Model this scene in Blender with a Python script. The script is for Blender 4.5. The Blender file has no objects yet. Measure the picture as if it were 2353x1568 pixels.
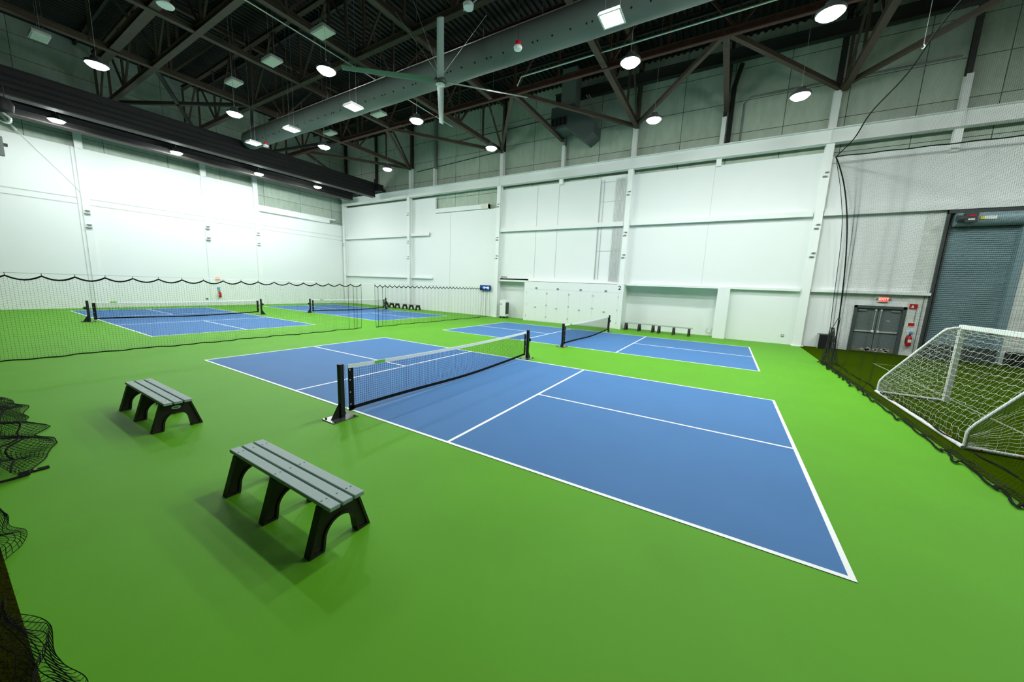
import bpy, math, random
from mathutils import Vector, Matrix
random.seed(7)
PI = math.pi
SC = bpy.context.scene
COL = SC.collection
# ------------------------------------------------------------------ camera, world, exposure
cam_d = bpy.data.cameras.new('camera'); cam = bpy.data.objects.new('camera', cam_d); COL.objects.link(cam)
cam_d.sensor_fit = 'HORIZONTAL'; cam_d.sensor_width = 36.0; cam_d.lens = 811.497/2353*36.0
cam_d.clip_start = 0.02; cam_d.clip_end = 200
RT = Vector((0.8558897, 0.5155627, 0.0405939)); UP = Vector((-0.1142305, 0.1119111, 0.9871308)); FW = Vector((-0.5043850, 0.8495122, -0.1546765))
cam.matrix_world = Matrix(((RT.x, UP.x, -FW.x, 5.4672), (RT.y, UP.y, -FW.y, -3.8406), (RT.z, UP.z, -FW.z, 2.3822), (0, 0, 0, 1)))
SC.camera = cam
world = bpy.data.worlds.new('world'); SC.world = world; world.use_nodes = True
world.node_tree.nodes['Background'].inputs[0].default_value = (0.8, 1.0, 0.9, 1)
world.node_tree.nodes['Background'].inputs[1].default_value = 0.0
SC.view_settings.view_transform = 'Standard'; SC.view_settings.look = 'None'
SC.view_settings.exposure = 0.0; SC.view_settings.gamma = 1.0; SC.view_settings.use_curve_mapping = False
LAMP = 436.0          # emission of a high bay lens
PANEL = 125.0          # emission of a square duct light

# ------------------------------------------------------------------ materials
def mat(name, col, rough=0.6, metal=0.0, spec=0.3, noise=0.0, nscale=8.0, bump=0.0, emit=None, es=0.0, stretch=None):
    m = bpy.data.materials.new(name); m.use_nodes = True
    nt = m.node_tree; b = nt.nodes['Principled BSDF']
    b.inputs['Base Color'].default_value = (*col, 1); b.inputs['Roughness'].default_value = rough
    b.inputs['Metallic'].default_value = metal; b.inputs['Specular IOR Level'].default_value = spec
    if emit: b.inputs['Emission Color'].default_value = (*emit, 1); b.inputs['Emission Strength'].default_value = es
    if noise or bump:
        tc = nt.nodes.new('ShaderNodeTexCoord'); n = nt.nodes.new('ShaderNodeTexNoise')
        mp = nt.nodes.new('ShaderNodeMapping')
        if stretch: mp.inputs['Scale'].default_value = stretch
        nt.links.new(tc.outputs['Object'], mp.inputs[0]); nt.links.new(mp.outputs[0], n.inputs['Vector'])
        n.inputs['Scale'].default_value = nscale; n.inputs['Detail'].default_value = 5
        if noise:
            mx = nt.nodes.new('ShaderNodeMix'); mx.data_type = 'RGBA'
            a = [max(0, c*(1-noise)) for c in col]; c2 = [min(1, c*(1+noise)) for c in col]
            mx.inputs[6].default_value = (*a, 1); mx.inputs[7].default_value = (*c2, 1)
            nt.links.new(n.outputs['Fac'], mx.inputs[0]); nt.links.new(mx.outputs[2], b.inputs['Base Color'])
        if bump:
            bp = nt.nodes.new('ShaderNodeBump'); bp.inputs['Strength'].default_value = bump; bp.inputs['Distance'].default_value = 0.02
            nt.links.new(n.outputs['Fac'], bp.inputs['Height']); nt.links.new(bp.outputs[0], b.inputs['Normal'])
    return m
def joint_mat(name, col, joint, bw, bh, axis, mortar=0.014, noise=0.2, rough=0.85, offset=0.0):
    """cast panels with joints: brick texture laid over the wall plane, plus board marks"""
    m = mat(name, col, rough, spec=0.15); nt = m.node_tree; b = nt.nodes['Principled BSDF']
    tc = nt.nodes.new('ShaderNodeTexCoord'); sp = nt.nodes.new('ShaderNodeSeparateXYZ'); cb = nt.nodes.new('ShaderNodeCombineXYZ')
    nt.links.new(tc.outputs['Object'], sp.inputs[0]); nt.links.new(sp.outputs[axis], cb.inputs[0]); nt.links.new(sp.outputs[2], cb.inputs[1])
    br = nt.nodes.new('ShaderNodeTexBrick'); br.inputs['Scale'].default_value = 1.0; br.offset = offset
    br.inputs['Brick Width'].default_value = bw; br.inputs['Row Height'].default_value = bh; br.inputs['Mortar Size'].default_value = mortar
    br.inputs['Color1'].default_value = (*col, 1); br.inputs['Color2'].default_value = (*[c*0.88 for c in col], 1); br.inputs['Mortar'].default_value = (*joint, 1)
    nt.links.new(cb.outputs[0], br.inputs['Vector'])
    n = nt.nodes.new('ShaderNodeTexNoise'); mp = nt.nodes.new('ShaderNodeMapping'); mp.inputs['Scale'].default_value = (5, 5, 1.6)
    nt.links.new(tc.outputs['Object'], mp.inputs[0]); nt.links.new(mp.outputs[0], n.inputs['Vector']); n.inputs['Scale'].default_value = 1.0; n.inputs['Detail'].default_value = 6
    mr = nt.nodes.new('ShaderNodeMapRange'); mr.inputs[3].default_value = 1-noise; mr.inputs[4].default_value = 1+noise
    nt.links.new(n.outputs['Fac'], mr.inputs[0])
    mx = nt.nodes.new('ShaderNodeMix'); mx.data_type = 'RGBA'; mx.blend_type = 'MULTIPLY'; mx.inputs[0].default_value = 1
    nt.links.new(br.outputs['Color'], mx.inputs[6]); nt.links.new(mr.outputs[0], mx.inputs[7]); nt.links.new(mx.outputs[2], b.inputs['Base Color'])
    return m
M = dict(
    green=mat('court_green', (0.100, 0.345, 0.009), 0.58, spec=0.17, noise=0.10, nscale=0.9),
    blue=mat('court_blue', (0.062, 0.178, 0.405), 0.6, spec=0.14, noise=0.07, nscale=1.1),
    line=mat('line_white', (0.93, 0.94, 0.935), 0.5),
    turf=mat('turf', (0.035, 0.065, 0.0008), 0.95, spec=0.0, noise=0.5, nscale=60, bump=0.8),
    turfshaded=mat('turf_strip', (0.024, 0.028, 0.002), 0.95, spec=0.0, noise=0.6, nscale=40, bump=0.9),  # darker, browner than the field turf; lack of lamp light put into the colour
    turfdark=mat('turf_blade', (0.03, 0.05, 0.006), 0.8, spec=0.1),
    white=mat('wall_white', (0.80, 0.83, 0.818), 0.6, spec=0.2),
    offwhite=mat('painted_steel_white', (0.82, 0.85, 0.83), 0.5, spec=0.3),
    groove=mat('groove_grey', (0.55, 0.58, 0.56), 0.7),
    concrete=joint_mat('concrete', (0.48, 0.57, 0.47), (0.08, 0.09, 0.075), 2.3, 1.52, 0),
    concrete_l=joint_mat('concrete_side', (0.46, 0.54, 0.46), (0.14, 0.14, 0.12), 2.9, 1.1, 1),
    block=joint_mat('painted_block', (0.74, 0.78, 0.73), (0.64, 0.67, 0.62), 0.4, 0.2, 0, noise=0.06, offset=0.5),
    deck=mat('deck_metal', (0.020, 0.019, 0.018), 0.5, metal=0.2, noise=0.3, nscale=1.5),
    truss=mat('truss_brown', (0.075, 0.052, 0.038), 0.7, noise=0.25, nscale=3),
    trussdark=mat('truss_dark', (0.035, 0.033, 0.03), 0.7, noise=0.2, nscale=3),
    rust=mat('rust_red', (0.085, 0.036, 0.028), 0.75, noise=0.3, nscale=3),
    black=mat('black_paint', (0.012, 0.013, 0.013), 0.45),
    crane=mat('crane_black', (0.010, 0.010, 0.011), 0.6, noise=0.3, nscale=2),
    crane_lit=mat('crane_flange_lit', (0.055, 0.046, 0.042), 0.6),  # lighter than the girder: light on the lower flange is put into the colour
    netblack=mat('net_black', (0.012, 0.014, 0.013), 0.8, spec=0.05),
    netgrey=mat('net_grey', (0.03, 0.035, 0.03), 0.85, spec=0.05),
    slat=mat('recycled_grey', (0.315, 0.405, 0.385), 0.55, noise=0.10, nscale=20, stretch=(1, 8, 8)),
    legblack=mat('leg_black', (0.022, 0.018, 0.016), 0.5, noise=0.2, nscale=10),
    legedge=mat('leg_edge', (0.045, 0.036, 0.032), 0.5),
    steel=mat('galvanised', (0.55, 0.57, 0.56), 0.35, metal=0.7),
    chrome=mat('chrome', (0.7, 0.72, 0.71), 0.3, metal=0.35),
    platedark=mat('plate_steel', (0.16, 0.17, 0.165), 0.22, metal=0.7),
    faintline=mat('faint_line', (0.22, 0.27, 0.17), 0.8),
    kick=mat('kick_plate', (0.17, 0.18, 0.14), 0.8, noise=0.4, nscale=9),
    brass=mat('brass', (0.75, 0.65, 0.35), 0.35, metal=0.8),
    duct=mat('duct_grey', (0.13, 0.155, 0.145), 0.7, noise=0.06, nscale=1.2, bump=0.15),
    hole=mat('hole_black', (0.004, 0.004, 0.004), 0.9),
    fan=mat('fan_alu', (0.20, 0.22, 0.22), 0.4, metal=0.15),
    lampcase=mat('lamp_case', (0.5, 0.53, 0.5), 0.5),
    lens=mat('lamp_lens', (0.8, 0.8, 0.8), 0.5, emit=(0.93, 1.0, 0.965), es=LAMP),
    lens2=mat('panel_lens', (0.8, 0.8, 0.8), 0.5, emit=(1.0, 0.93, 0.955), es=PANEL),
    offlens=mat('unlit_lens', (0.50, 0.56, 0.47), 0.4),
    beige=mat('beige_duct', (0.70, 0.70, 0.60), 0.6),
    red=mat('red', (0.52, 0.015, 0.02), 0.4),
    redlit=mat('exit_red', (0.6, 0.03, 0.02), 0.5, emit=(1.0, 0.10, 0.07), es=1.1),
    exitwhite=mat('exit_letter', (0.9, 0.7, 0.65), 0.5, emit=(1.0, 0.55, 0.45), es=1.0),
    labelw=mat('label_white', (0.8, 0.82, 0.82), 0.5),
    labelb=mat('label_blue', (0.15, 0.35, 0.7), 0.5),
    yellow=mat('yellow', (0.75, 0.6, 0.05), 0.5),
    lime=mat('lime_tag', (0.18, 0.60, 0.06), 0.5),
    orange=mat('clip_red', (0.65, 0.08, 0.03), 0.5),
    doorgrey=mat('door_grey', (0.135, 0.17, 0.165), 0.5, noise=0.08, nscale=2),
    doorframe=mat('door_frame_grey', (0.07, 0.09, 0.088), 0.5),
    scuff=mat('scuff', (0.52, 0.53, 0.48), 0.8, noise=0.3, nscale=10),
    rollsteel=mat('roll_door_blue', (0.24, 0.35, 0.38), 0.42, metal=0.1),
    darkgrey=mat('dark_grey', (0.05, 0.06, 0.06), 0.5),
    midgrey=mat('mid_grey', (0.22, 0.24, 0.23), 0.5),
    clock=mat('clock_face', (0.008, 0.02, 0.08), 0.3, emit=(0.01, 0.06, 0.30), es=0.35),
    led=mat('led_blue', (0.3, 0.5, 0.9), 0.4, emit=(0.35, 0.6, 1.0), es=2.2),
    goalwhite=mat('goal_white', (0.82, 0.85, 0.83), 0.4, spec=0.4),
    netwhite=mat('net_white', (0.75, 0.78, 0.72), 0.7),
    conduit=mat('conduit_white', (0.5, 0.52, 0.5), 0.4, metal=0.3),
    text=mat('text_black', (0.02, 0.02, 0.02), 0.6),
)

# ------------------------------------------------------------------ mesh builder
class MB:
    def __init__(s): s.v = []; s.f = []
    def add(s, vs, fs):
        o = len(s.v); s.v += [tuple(v) for v in vs]; s.f += [tuple(i+o for i in f) for f in fs]; return s
    def box(s, x0, y0, z0, x1, y1, z1):
        return s.add([(x0,y0,z0),(x1,y0,z0),(x1,y1,z0),(x0,y1,z0),(x0,y0,z1),(x1,y0,z1),(x1,y1,z1),(x0,y1,z1)],
                     [(0,3,2,1),(4,5,6,7),(0,1,5,4),(1,2,6,5),(2,3,7,6),(3,0,4,7)])
    def cbox(s, c, d): return s.box(c[0]-d[0]/2,c[1]-d[1]/2,c[2]-d[2]/2,c[0]+d[0]/2,c[1]+d[1]/2,c[2]+d[2]/2)
    def bar(s, p0, p1, w, h, up=(0,0,1)):
        p0 = Vector(p0); p1 = Vector(p1); d = (p1-p0).normalized(); up = Vector(up)
        if abs(d.dot(up)) > 0.98: up = Vector((0,1,0))
        r = d.cross(up).normalized(); u = r.cross(d)
        vs = [p+r*a*w/2+u*b*h/2 for p in (p0,p1) for a,b in ((-1,-1),(1,-1),(1,1),(-1,1))]
        return s.add(vs, [(0,1,2,3),(7,6,5,4),(0,4,5,1),(1,5,6,2),(2,6,7,3),(3,7,4,0)])
    def ibeam(s, p0, p1, w, h, t=0.03):
        p0 = Vector(p0); p1 = Vector(p1); d = (p1-p0).normalized(); up = Vector((0,0,1))
        if abs(d.dot(up)) > 0.98: up = Vector((0,1,0))
        r = d.cross(up).normalized(); u = r.cross(d)
        s.bar(p0+u*(h/2-t/2), p1+u*(h/2-t/2), w, t, u); s.bar(p0-u*(h/2-t/2), p1-u*(h/2-t/2), w, t, u)
        return s.bar(p0, p1, t, h-2*t, u)
    def tube(s, pts, r, n=8, cap=True, closed=False):
        pts = [Vector(p) for p in pts]; N = len(pts); vs = []; ref = None
        for i, p in enumerate(pts):
            if closed: d = pts[(i+1) % N]-pts[i-1]
            else: d = pts[min(i+1,N-1)]-pts[max(i-1,0)]
            d.normalize()
            if ref is None: ref = Vector((0,0,1)) if abs(d.z) < 0.9 else Vector((1,0,0))
            a = d.cross(ref)
            if a.length < 1e-4: a = d.orthogonal()
            a.normalize(); b = d.cross(a); ref = a.cross(d)
            rr = r[i] if isinstance(r, (list, tuple)) else r
            vs += [p+a*math.cos(2*PI*k/n)*rr+b*math.sin(2*PI*k/n)*rr for k in range(n)]
        fs = [(i*n+k, i*n+(k+1)%n, ((i+1)%N)*n+(k+1)%n, ((i+1)%N)*n+k) for i in range(N if closed else N-1) for k in range(n)]
        if cap and not closed: fs += [tuple(range(n-1,-1,-1)), tuple((N-1)*n+k for k in range(n))]
        return s.add(vs, fs)
    def cyl(s, p0, p1, r, n=16): return s.tube([p0,p1], r, n)
    def lathe(s, c, prof, n=20):
        vs = [(c[0]+r*math.cos(2*PI*k/n), c[1]+r*math.sin(2*PI*k/n), c[2]+z) for r,z in prof for k in range(n)]
        N = len(prof)
        fs = [(i*n+k, i*n+(k+1)%n, (i+1)*n+(k+1)%n, (i+1)*n+k) for i in range(N-1) for k in range(n)]
        fs += [tuple(range(n-1,-1,-1)), tuple((N-1)*n+k for k in range(n))]
        return s.add(vs, fs)
    def prism(s, poly, axis, a, b):
        """outline poly of (u,v) extruded along axis from a to b; axis x -> (u,v)=(y,z), y -> (x,z), z -> (x,y)"""
        def P(u, v, w): return {'x': (w,u,v), 'y': (u,w,v), 'z': (u,v,w)}[axis]
        n = len(poly); vs = [P(u,v,a) for u,v in poly]+[P(u,v,b) for u,v in poly]
        return s.add(vs, [tuple(range(n)), tuple(range(2*n-1,n-1,-1))]+[(i,i+n,(i+1)%n+n,(i+1)%n) for i in range(n)])
    def strand(s, pts, r):
        N = len(pts)
        if N < 2: return s
        vs = []
        for i in range(N):
            p = Vector(pts[i]); d = (Vector(pts[min(i+1,N-1)])-Vector(pts[max(i-1,0)])); 
            if d.length < 1e-9: d = Vector((0,0,1))
            d.normalize(); ref = Vector((0,0,1)) if abs(d.z) < 0.8 else Vector((0.3,1,0))
            a = d.cross(ref).normalized(); b = d.cross(a)
            vs += [p+a*r, p-a*0.5*r+b*0.87*r, p-a*0.5*r-b*0.87*r]
        return s.add(vs, [(i*3+k, i*3+(k+1)%3, i*3+3+(k+1)%3, i*3+3+k) for i in range(N-1) for k in range(3)])
    def net(s, fn, nu, nv, su, sv, r):
        """knotted net on the surface fn(u,v): nu+1 strands along v and nv+1 strands along u"""
        for i in range(nu+1): s.strand([fn(i/nu, j/sv) for j in range(sv+1)], r)
        for j in range(nv+1): s.strand([fn(i/su, j/nv) for i in range(su+1)], r)
        return s
    def build(s, name, m, parent=None, smooth=False, bevel=0.0):
        me = bpy.data.meshes.new(name); off = world_loc(parent)
        me.from_pydata([(x-off[0], y-off[1], z-off[2]) for x,y,z in s.v], [], s.f)
        if isinstance(m, str): m = M[m]
        me.materials.append(m)
        if smooth:
            me.polygons.foreach_set('use_smooth', [True]*len(me.polygons))
            try: me.set_sharp_from_angle(angle=0.7)
            except Exception: pass
        o = bpy.data.objects.new(name, me); COL.objects.link(o)
        if parent: o.parent = parent
        if bevel:
            b = o.modifiers.new('bevel', 'BEVEL'); b.width = bevel; b.segments = 2; b.limit_method = 'ANGLE'
        return o
def world_loc(p):
    v = Vector((0,0,0))
    while p is not None: v += p.location; p = p.parent
    return v
def tag(o, label=None, cat=None, group=None, kind=None):
    if label: o['label'] = label
    if cat: o['category'] = cat
    if group: o['group'] = group
    if kind: o['kind'] = kind
    return o
def thing(name, label, cat, loc=(0,0,0), group=None):
    o = bpy.data.objects.new(name, None); COL.objects.link(o); o.location = loc; o.empty_display_size = 0.2
    return tag(o, label, cat, group)
def copy_tree(o, parent=None):
    c = o.copy(); COL.objects.link(c)
    if parent: c.parent = parent
    for ch in list(o.children): copy_tree(ch, c)
    return c
def struct(name, mb, m, label, cat='wall', parent=None):
    o = mb.build(name, m, parent)
    if not parent: tag(o, label, cat, kind='structure')
    return o
def text_mesh(name, body, size, m, parent, loc, rot, extrude=0.003):
    cu = bpy.data.curves.new(name, 'FONT'); cu.body = body; cu.size = size; cu.extrude = extrude; cu.offset = size*.02; cu.align_x = 'CENTER'; cu.align_y = 'CENTER'
    t = bpy.data.objects.new(name, cu); COL.objects.link(t)
    dg = bpy.context.evaluated_depsgraph_get(); me = bpy.data.meshes.new_from_object(t.evaluated_get(dg))
    bpy.data.objects.remove(t); bpy.data.curves.remove(cu)
    me.name = name; me.materials.clear(); me.materials.append(M[m])
    o = bpy.data.objects.new(name, me); COL.objects.link(o)
    o.location = Vector(loc)-world_loc(parent); o.rotation_euler = rot
    if parent: o.parent = parent
    return o
FACE_Y = (PI/2, 0, 0)        # lettering on the far long wall, read from the courts

# ================================================================== ROOM SHELL
X0, X1, YB, YF = -27.6, 30.0, -26.0, 18.6
struct('floor', MB().box(-28.2, YB, -0.2, 8.85, 20.2, 0.0), 'green', 'green sports floor around the blue courts', 'floor')
struct('turf_field', MB().box(8.85, YB, -0.2, X1, 20.2, 0.012), 'turf', 'olive artificial turf under the soccer goal', 'turf')
t2 = struct('turf_strip', MB().box(-28.2, YB, 0.0, 8.84, -3.73, 0.025), 'turfshaded', 'olive turf strip, darkened for its unlit side, along the open edge of the courts', 'turf')
# tufts on the strip right below the lens
tb = MB()
for i in range(2600):
    x = random.uniform(-0.6, 3.6); y = -3.73-abs(random.gauss(0, 0.16)); a = random.uniform(0, 2*PI); l = random.uniform(.02, .05)
    dx, dy = math.cos(a)*l, math.sin(a)*l*0.5; w = .0016
    p = (x, y, .02)
    tb.add([(x-w,y,.02),(x+w,y,.02),(x+dx*.6+w,y+dy*.6,.02+l*.55),(x+dx,y+dy,.02+l*.75)], [(0,1,2,3)])
tag(tb.build('turf_fibres', 'turfdark'), 'loose dark turf fibres along the edge of the turf strip', 'turf', kind='stuff')

# far long wall: concrete above, white panels below, bay by bay
struct('wall_right', MB().box(-28.2, 18.9, 3.0, X1, 19.2, 15.4), 'concrete', 'long wall of cast concrete panels above the white lining')
wp = MB()
for a, b, top in ((-27.6,-18.4,9.2),(-18.4,-15.6,9.2),(-15.6,-9.2,7.93),(-9.2,-4.6,9.15),(-4.6,-1.95,9.15),(-1.95,-0.1,9.2),(-0.1,4.3,9.12),(4.3,8.7,9.08),(8.7,12.7,8.86),(12.7,X1,8.82)):
    z0 = 2.75
    if a >= 12.7: z0 = 6.2
    wp.box(a, 18.6, z0, b, 18.75, top)
wp.box(-27.6,18.6,0,-9.2,18.75,2.75)                           # plain wall up to the alcove
wp.box(-9.2,19.0,0,-6.75,19.1,2.85); wp.box(-9.2,18.6,2.75,-6.75,19.1,2.9)
wp.box(-9.25,18.6,0,-9.2,19.1,2.9); wp.box(-6.8,18.6,0,-6.72,19.1,2.9)
wp.box(0.1,19.3,0,5.2,19.45,2.7); wp.box(0.05,18.6,2.62,5.2,19.45,2.75); wp.box(-0.1,18.6,0,0.12,19.45,2.75)
wp.box(5.05,18.32,0,5.62,19.45,2.74)                           # thick white pier of the recess
wp.box(5.62,18.62,0,8.9,18.75,2.75); wp.box(8.9,18.62,0,10.68,18.75,2.75)
wp.box(10.68,18.62,2.13,12.36,18.75,2.75); wp.box(10.68,18.9,0,12.36,19.0,2.2)
struct('wall_right.001', wp, 'white', 'white lining panels of the long wall')
struct('wall_right.002', MB().box(12.36,18.58,0,12.95,18.75,6.3).box(15.2,18.45,0,X1,18.75,6.3), 'block', 'painted block wall around the roller door')
struct('wall_right.003', MB().box(-1.95,18.57,3.0,-1.92,18.6,9.2).box(-6.3,18.585,3.0,-6.27,18.6,9.1).box(-4.72,18.585,3.0,-4.69,18.6,9.1).box(4.2,18.59,2.8,4.215,18.6,9.1)
       .box(-14.0,18.585,0,-13.985,18.6,7.9), 'groove', 'grey panel seams of the white lining')
# end wall (beyond the two far courts)
wl = MB().box(-27.9,YB,0,-27.6,10.7,9.25).box(-27.9,10.7,0,-27.6,18.9,7.5)
struct('wall_left', wl, 'white', 'white end wall beyond the far courts')
struct('wall_left.001', MB().box(-28.3,YB,7.0,-27.9,19.2,15.4), 'concrete_l', 'concrete band above the white end wall')
gl = MB()
for z in (6.42, 6.08): gl.box(-27.6,YB,z,-27.585,1.55,z+.04); gl.box(-27.6,1.95,z,-27.585,18.6,z+.035)
for y in (1.5, 7.4): gl.box(-27.6,y,0,-27.588,y+.03,9.25)
struct('wall_left.002', gl, 'groove', 'shadow gap lines of the white end wall')
struct('wall_front', MB().box(-28.2,YB-.3,0,X1,YB,15.4), 'concrete', 'wall behind the camera')
struct('wall_back', MB().box(X1,YB,0,X1+.3,19.2,15.4), 'concrete_l', 'end wall of the turf field')
# corrugated roof deck, ribs running front to back
dk = MB(); x = -28.3; n = 0; prof = []
while x < X1+.3:
    prof += [(x,15.1),(x+.11,15.1),(x+.15,15.2),(x+.26,15.2)]; x += .30
vs = [(a,YB-.3,z) for a,z in prof]+[(a,19.2,z) for a,z in prof]; N = len(prof)
dk.add(vs, [(i,i+1,i+1+N,i+N) for i in range(N-1)])
dk.box(-28.3,YB-.3,15.3,X1+.3,19.2,15.4)
struct('ceiling', dk, 'deck', 'dark corrugated metal roof deck', 'ceiling')

# girts and runway girder of the long wall
tr = 0
def trim(mb, m, label):
    global tr
    tr += 1
    return struct('trim_%d' % tr, mb, m, label, 'trim')
g = MB()
for a, b in ((-27.3,-18.55),(-18.25,-16.1),(-9.1,-0.3),(0.1,8.55),(8.95,X1)):
    g.box(a,18.36,6.36,b,18.6,6.46); g.box(a,18.36,6.2,b,18.40,6.36)
trim(g, 'white', 'white horizontal girt across the middle of the long wall')
g = MB()
for a, b in ((-27.3,-18.55),(-18.25,-15.8),(-9.1,-6.75),(0.1,5.1),(5.62,8.55),(8.95,12.95)):
    g.box(a,18.40,2.68,b,18.66,2.80)
trim(g, 'white', 'white low ledge above the recesses of the long wall')
rg = MB().box(-27.5,18.12,9.93,X1,18.5,9.97).box(-27.5,18.26,9.38,X1,18.34,9.93).box(-27.5,18.12,9.34,X1,18.5,9.38)
for xx in (-18.4,-9.25,-0.1,8.72,12.7): rg.box(xx-.02,18.16,9.38,xx+.02,18.27,9.93)
tag(rg.build('crane_runway_girder','offwhite'), 'white crane runway girder running the whole length of the long wall', 'girder')
# main columns
spec = [(-27.35,'white steel column in the corner where the two white walls meet'),(-18.4,'white steel column behind the far wall benches'),
        (-9.25,'white steel column beside the alcove with the air purifier'),(-0.1,'white steel column rising from the end of the storage doors'),
        (8.75,'white steel column standing where the green floor meets the turf')]
for xx, lb in spec:
    c = thing('steel_column', lb, 'column', (xx,18.4,0), 'main columns of the long wall')
    zb = 2.73 if -1 < xx < 1 else 0
    MB().ibeam((xx,18.42,zb),(xx,18.42,9.34),.30,.34,.025).box(xx-.24,18.2,zb,xx+.24,18.66,zb+.03).build('shaft','offwhite',c)
    MB().ibeam((xx,18.62,9.97),(xx,18.62,11.75),.26,.3,.025).build('upper_shaft','offwhite',c)
    MB().ibeam((xx,18.72,11.75),(xx,18.72,15.1),.2,.2,.02).build('top_shaft','trussdark',c)
    k = MB()
    for z in ([4.3,5.6,7.9] if xx > -20 else [5.6]):
        k.box(xx-.1,18.17,z,xx+.06,18.25,z+.05).box(xx-.04,18.17,z+.18,xx+.1,18.25,z+.22)
    k.build('bracket','midgrey',c)
for xx, lb in ((-22.9,'slim post, its backlit darkness put into the colour, above the runway girder near the bridge crane'),(-15.7,'slim post above the runway girder over the beige wall ducts'),
               (-4.55,'slim post above the runway girder under the air handler'),(4.35,'slim post above the runway girder with the black pipe'),
               (12.72,'slim post above the runway girder over the roller door side')):
    c = thing('steel_post', lb, 'column', (xx,18.6,9.97), 'slim posts above the runway girder')
    backlit = xx < -20  # post behind the crane light; its darkness is put into the material
    MB().ibeam((xx,18.62,9.97),(xx,18.62,11.4),.2,.26,.02).build('lower_shaft','trussdark' if backlit else 'offwhite',c)
    MB().ibeam((xx,18.7,11.4),(xx,18.7,15.1),.16,.2,.02).build('upper_shaft','trussdark' if backlit or xx>0 else 'midgrey',c)
    if not backlit and xx > -6: MB().box(xx-.12,18.4,8.5 if xx>8 else 9.0,xx+.12,18.6,9.34).build('lower_stub','offwhite',c)
# end wall columns
for y, lb in ((1.83,'white post on the end wall behind the post of the far net'),(7.55,'white post on the end wall beside the small exit sign'),(10.82,'white post on the end wall where the lining steps down')):
    c = thing('wall_post', lb, 'column', (-27.5,y,0), 'posts of the white end wall')
    MB().box(-27.72,y-.16,9.2 if y<9 else 0,-27.5,y+.16,11.6).build('shaft','offwhite',c)
    if y < 9: MB().box(-27.6,y-.16,0,-27.56,y+.16,9.2).build('pilaster','white',c)
    k = MB()
    for z in (4.75,5.55): k.box(-27.56,y-.14,z,-27.46,y+.1,z+.05).box(-27.56,y-.08,z+.18,-27.46,y+.1,z+.23)
    k.build('bracket','midgrey',c)

# ================================================================== COURTS
L, W, K, LW = 6.7056, 6.096, 2.1336, 0.05
COURTS = [(0.0,0.0,'blue pickleball court closest to the two grey benches'),(-0.03,9.69,'blue pickleball court beside the storage doors and the wall bench'),
          (-19.07,.35,'blue pickleball court behind the scalloped divider net, beside the end wall'),(-18.65,9.93,'blue pickleball court in the corner in front of the two small black benches')]
for ox, oy, lb in COURTS:
    c = thing('pickleball_court', lb, 'court', (ox,oy,0.001), 'pickleball courts')
    MB().box(ox-L,oy,0.0,ox+L,oy+W,.003).build('court_surface','blue',c)
    z0, z1 = .003, .006
    for y in (oy, oy+W-LW): MB().box(ox-L,y,z0,ox+L,y+LW,z1).build('sideline','line',c)
    for xx in (ox-L, ox+L-LW): MB().box(xx,oy+LW,z0,xx+LW,oy+W-LW,z1).build('baseline','line',c)
    for s in (-1,1):
        a, b = sorted((ox+s*K, ox+s*(K-LW))); MB().box(a,oy+LW,z0,b,oy+W-LW,z1).build('kitchen_line','line',c)
        a, b = sorted((ox+s*K, ox+s*(L-LW))); MB().box(a,oy+W/2-LW/2,z0,b,oy+W/2+LW/2,z1).build('centre_line','line',c)

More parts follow.
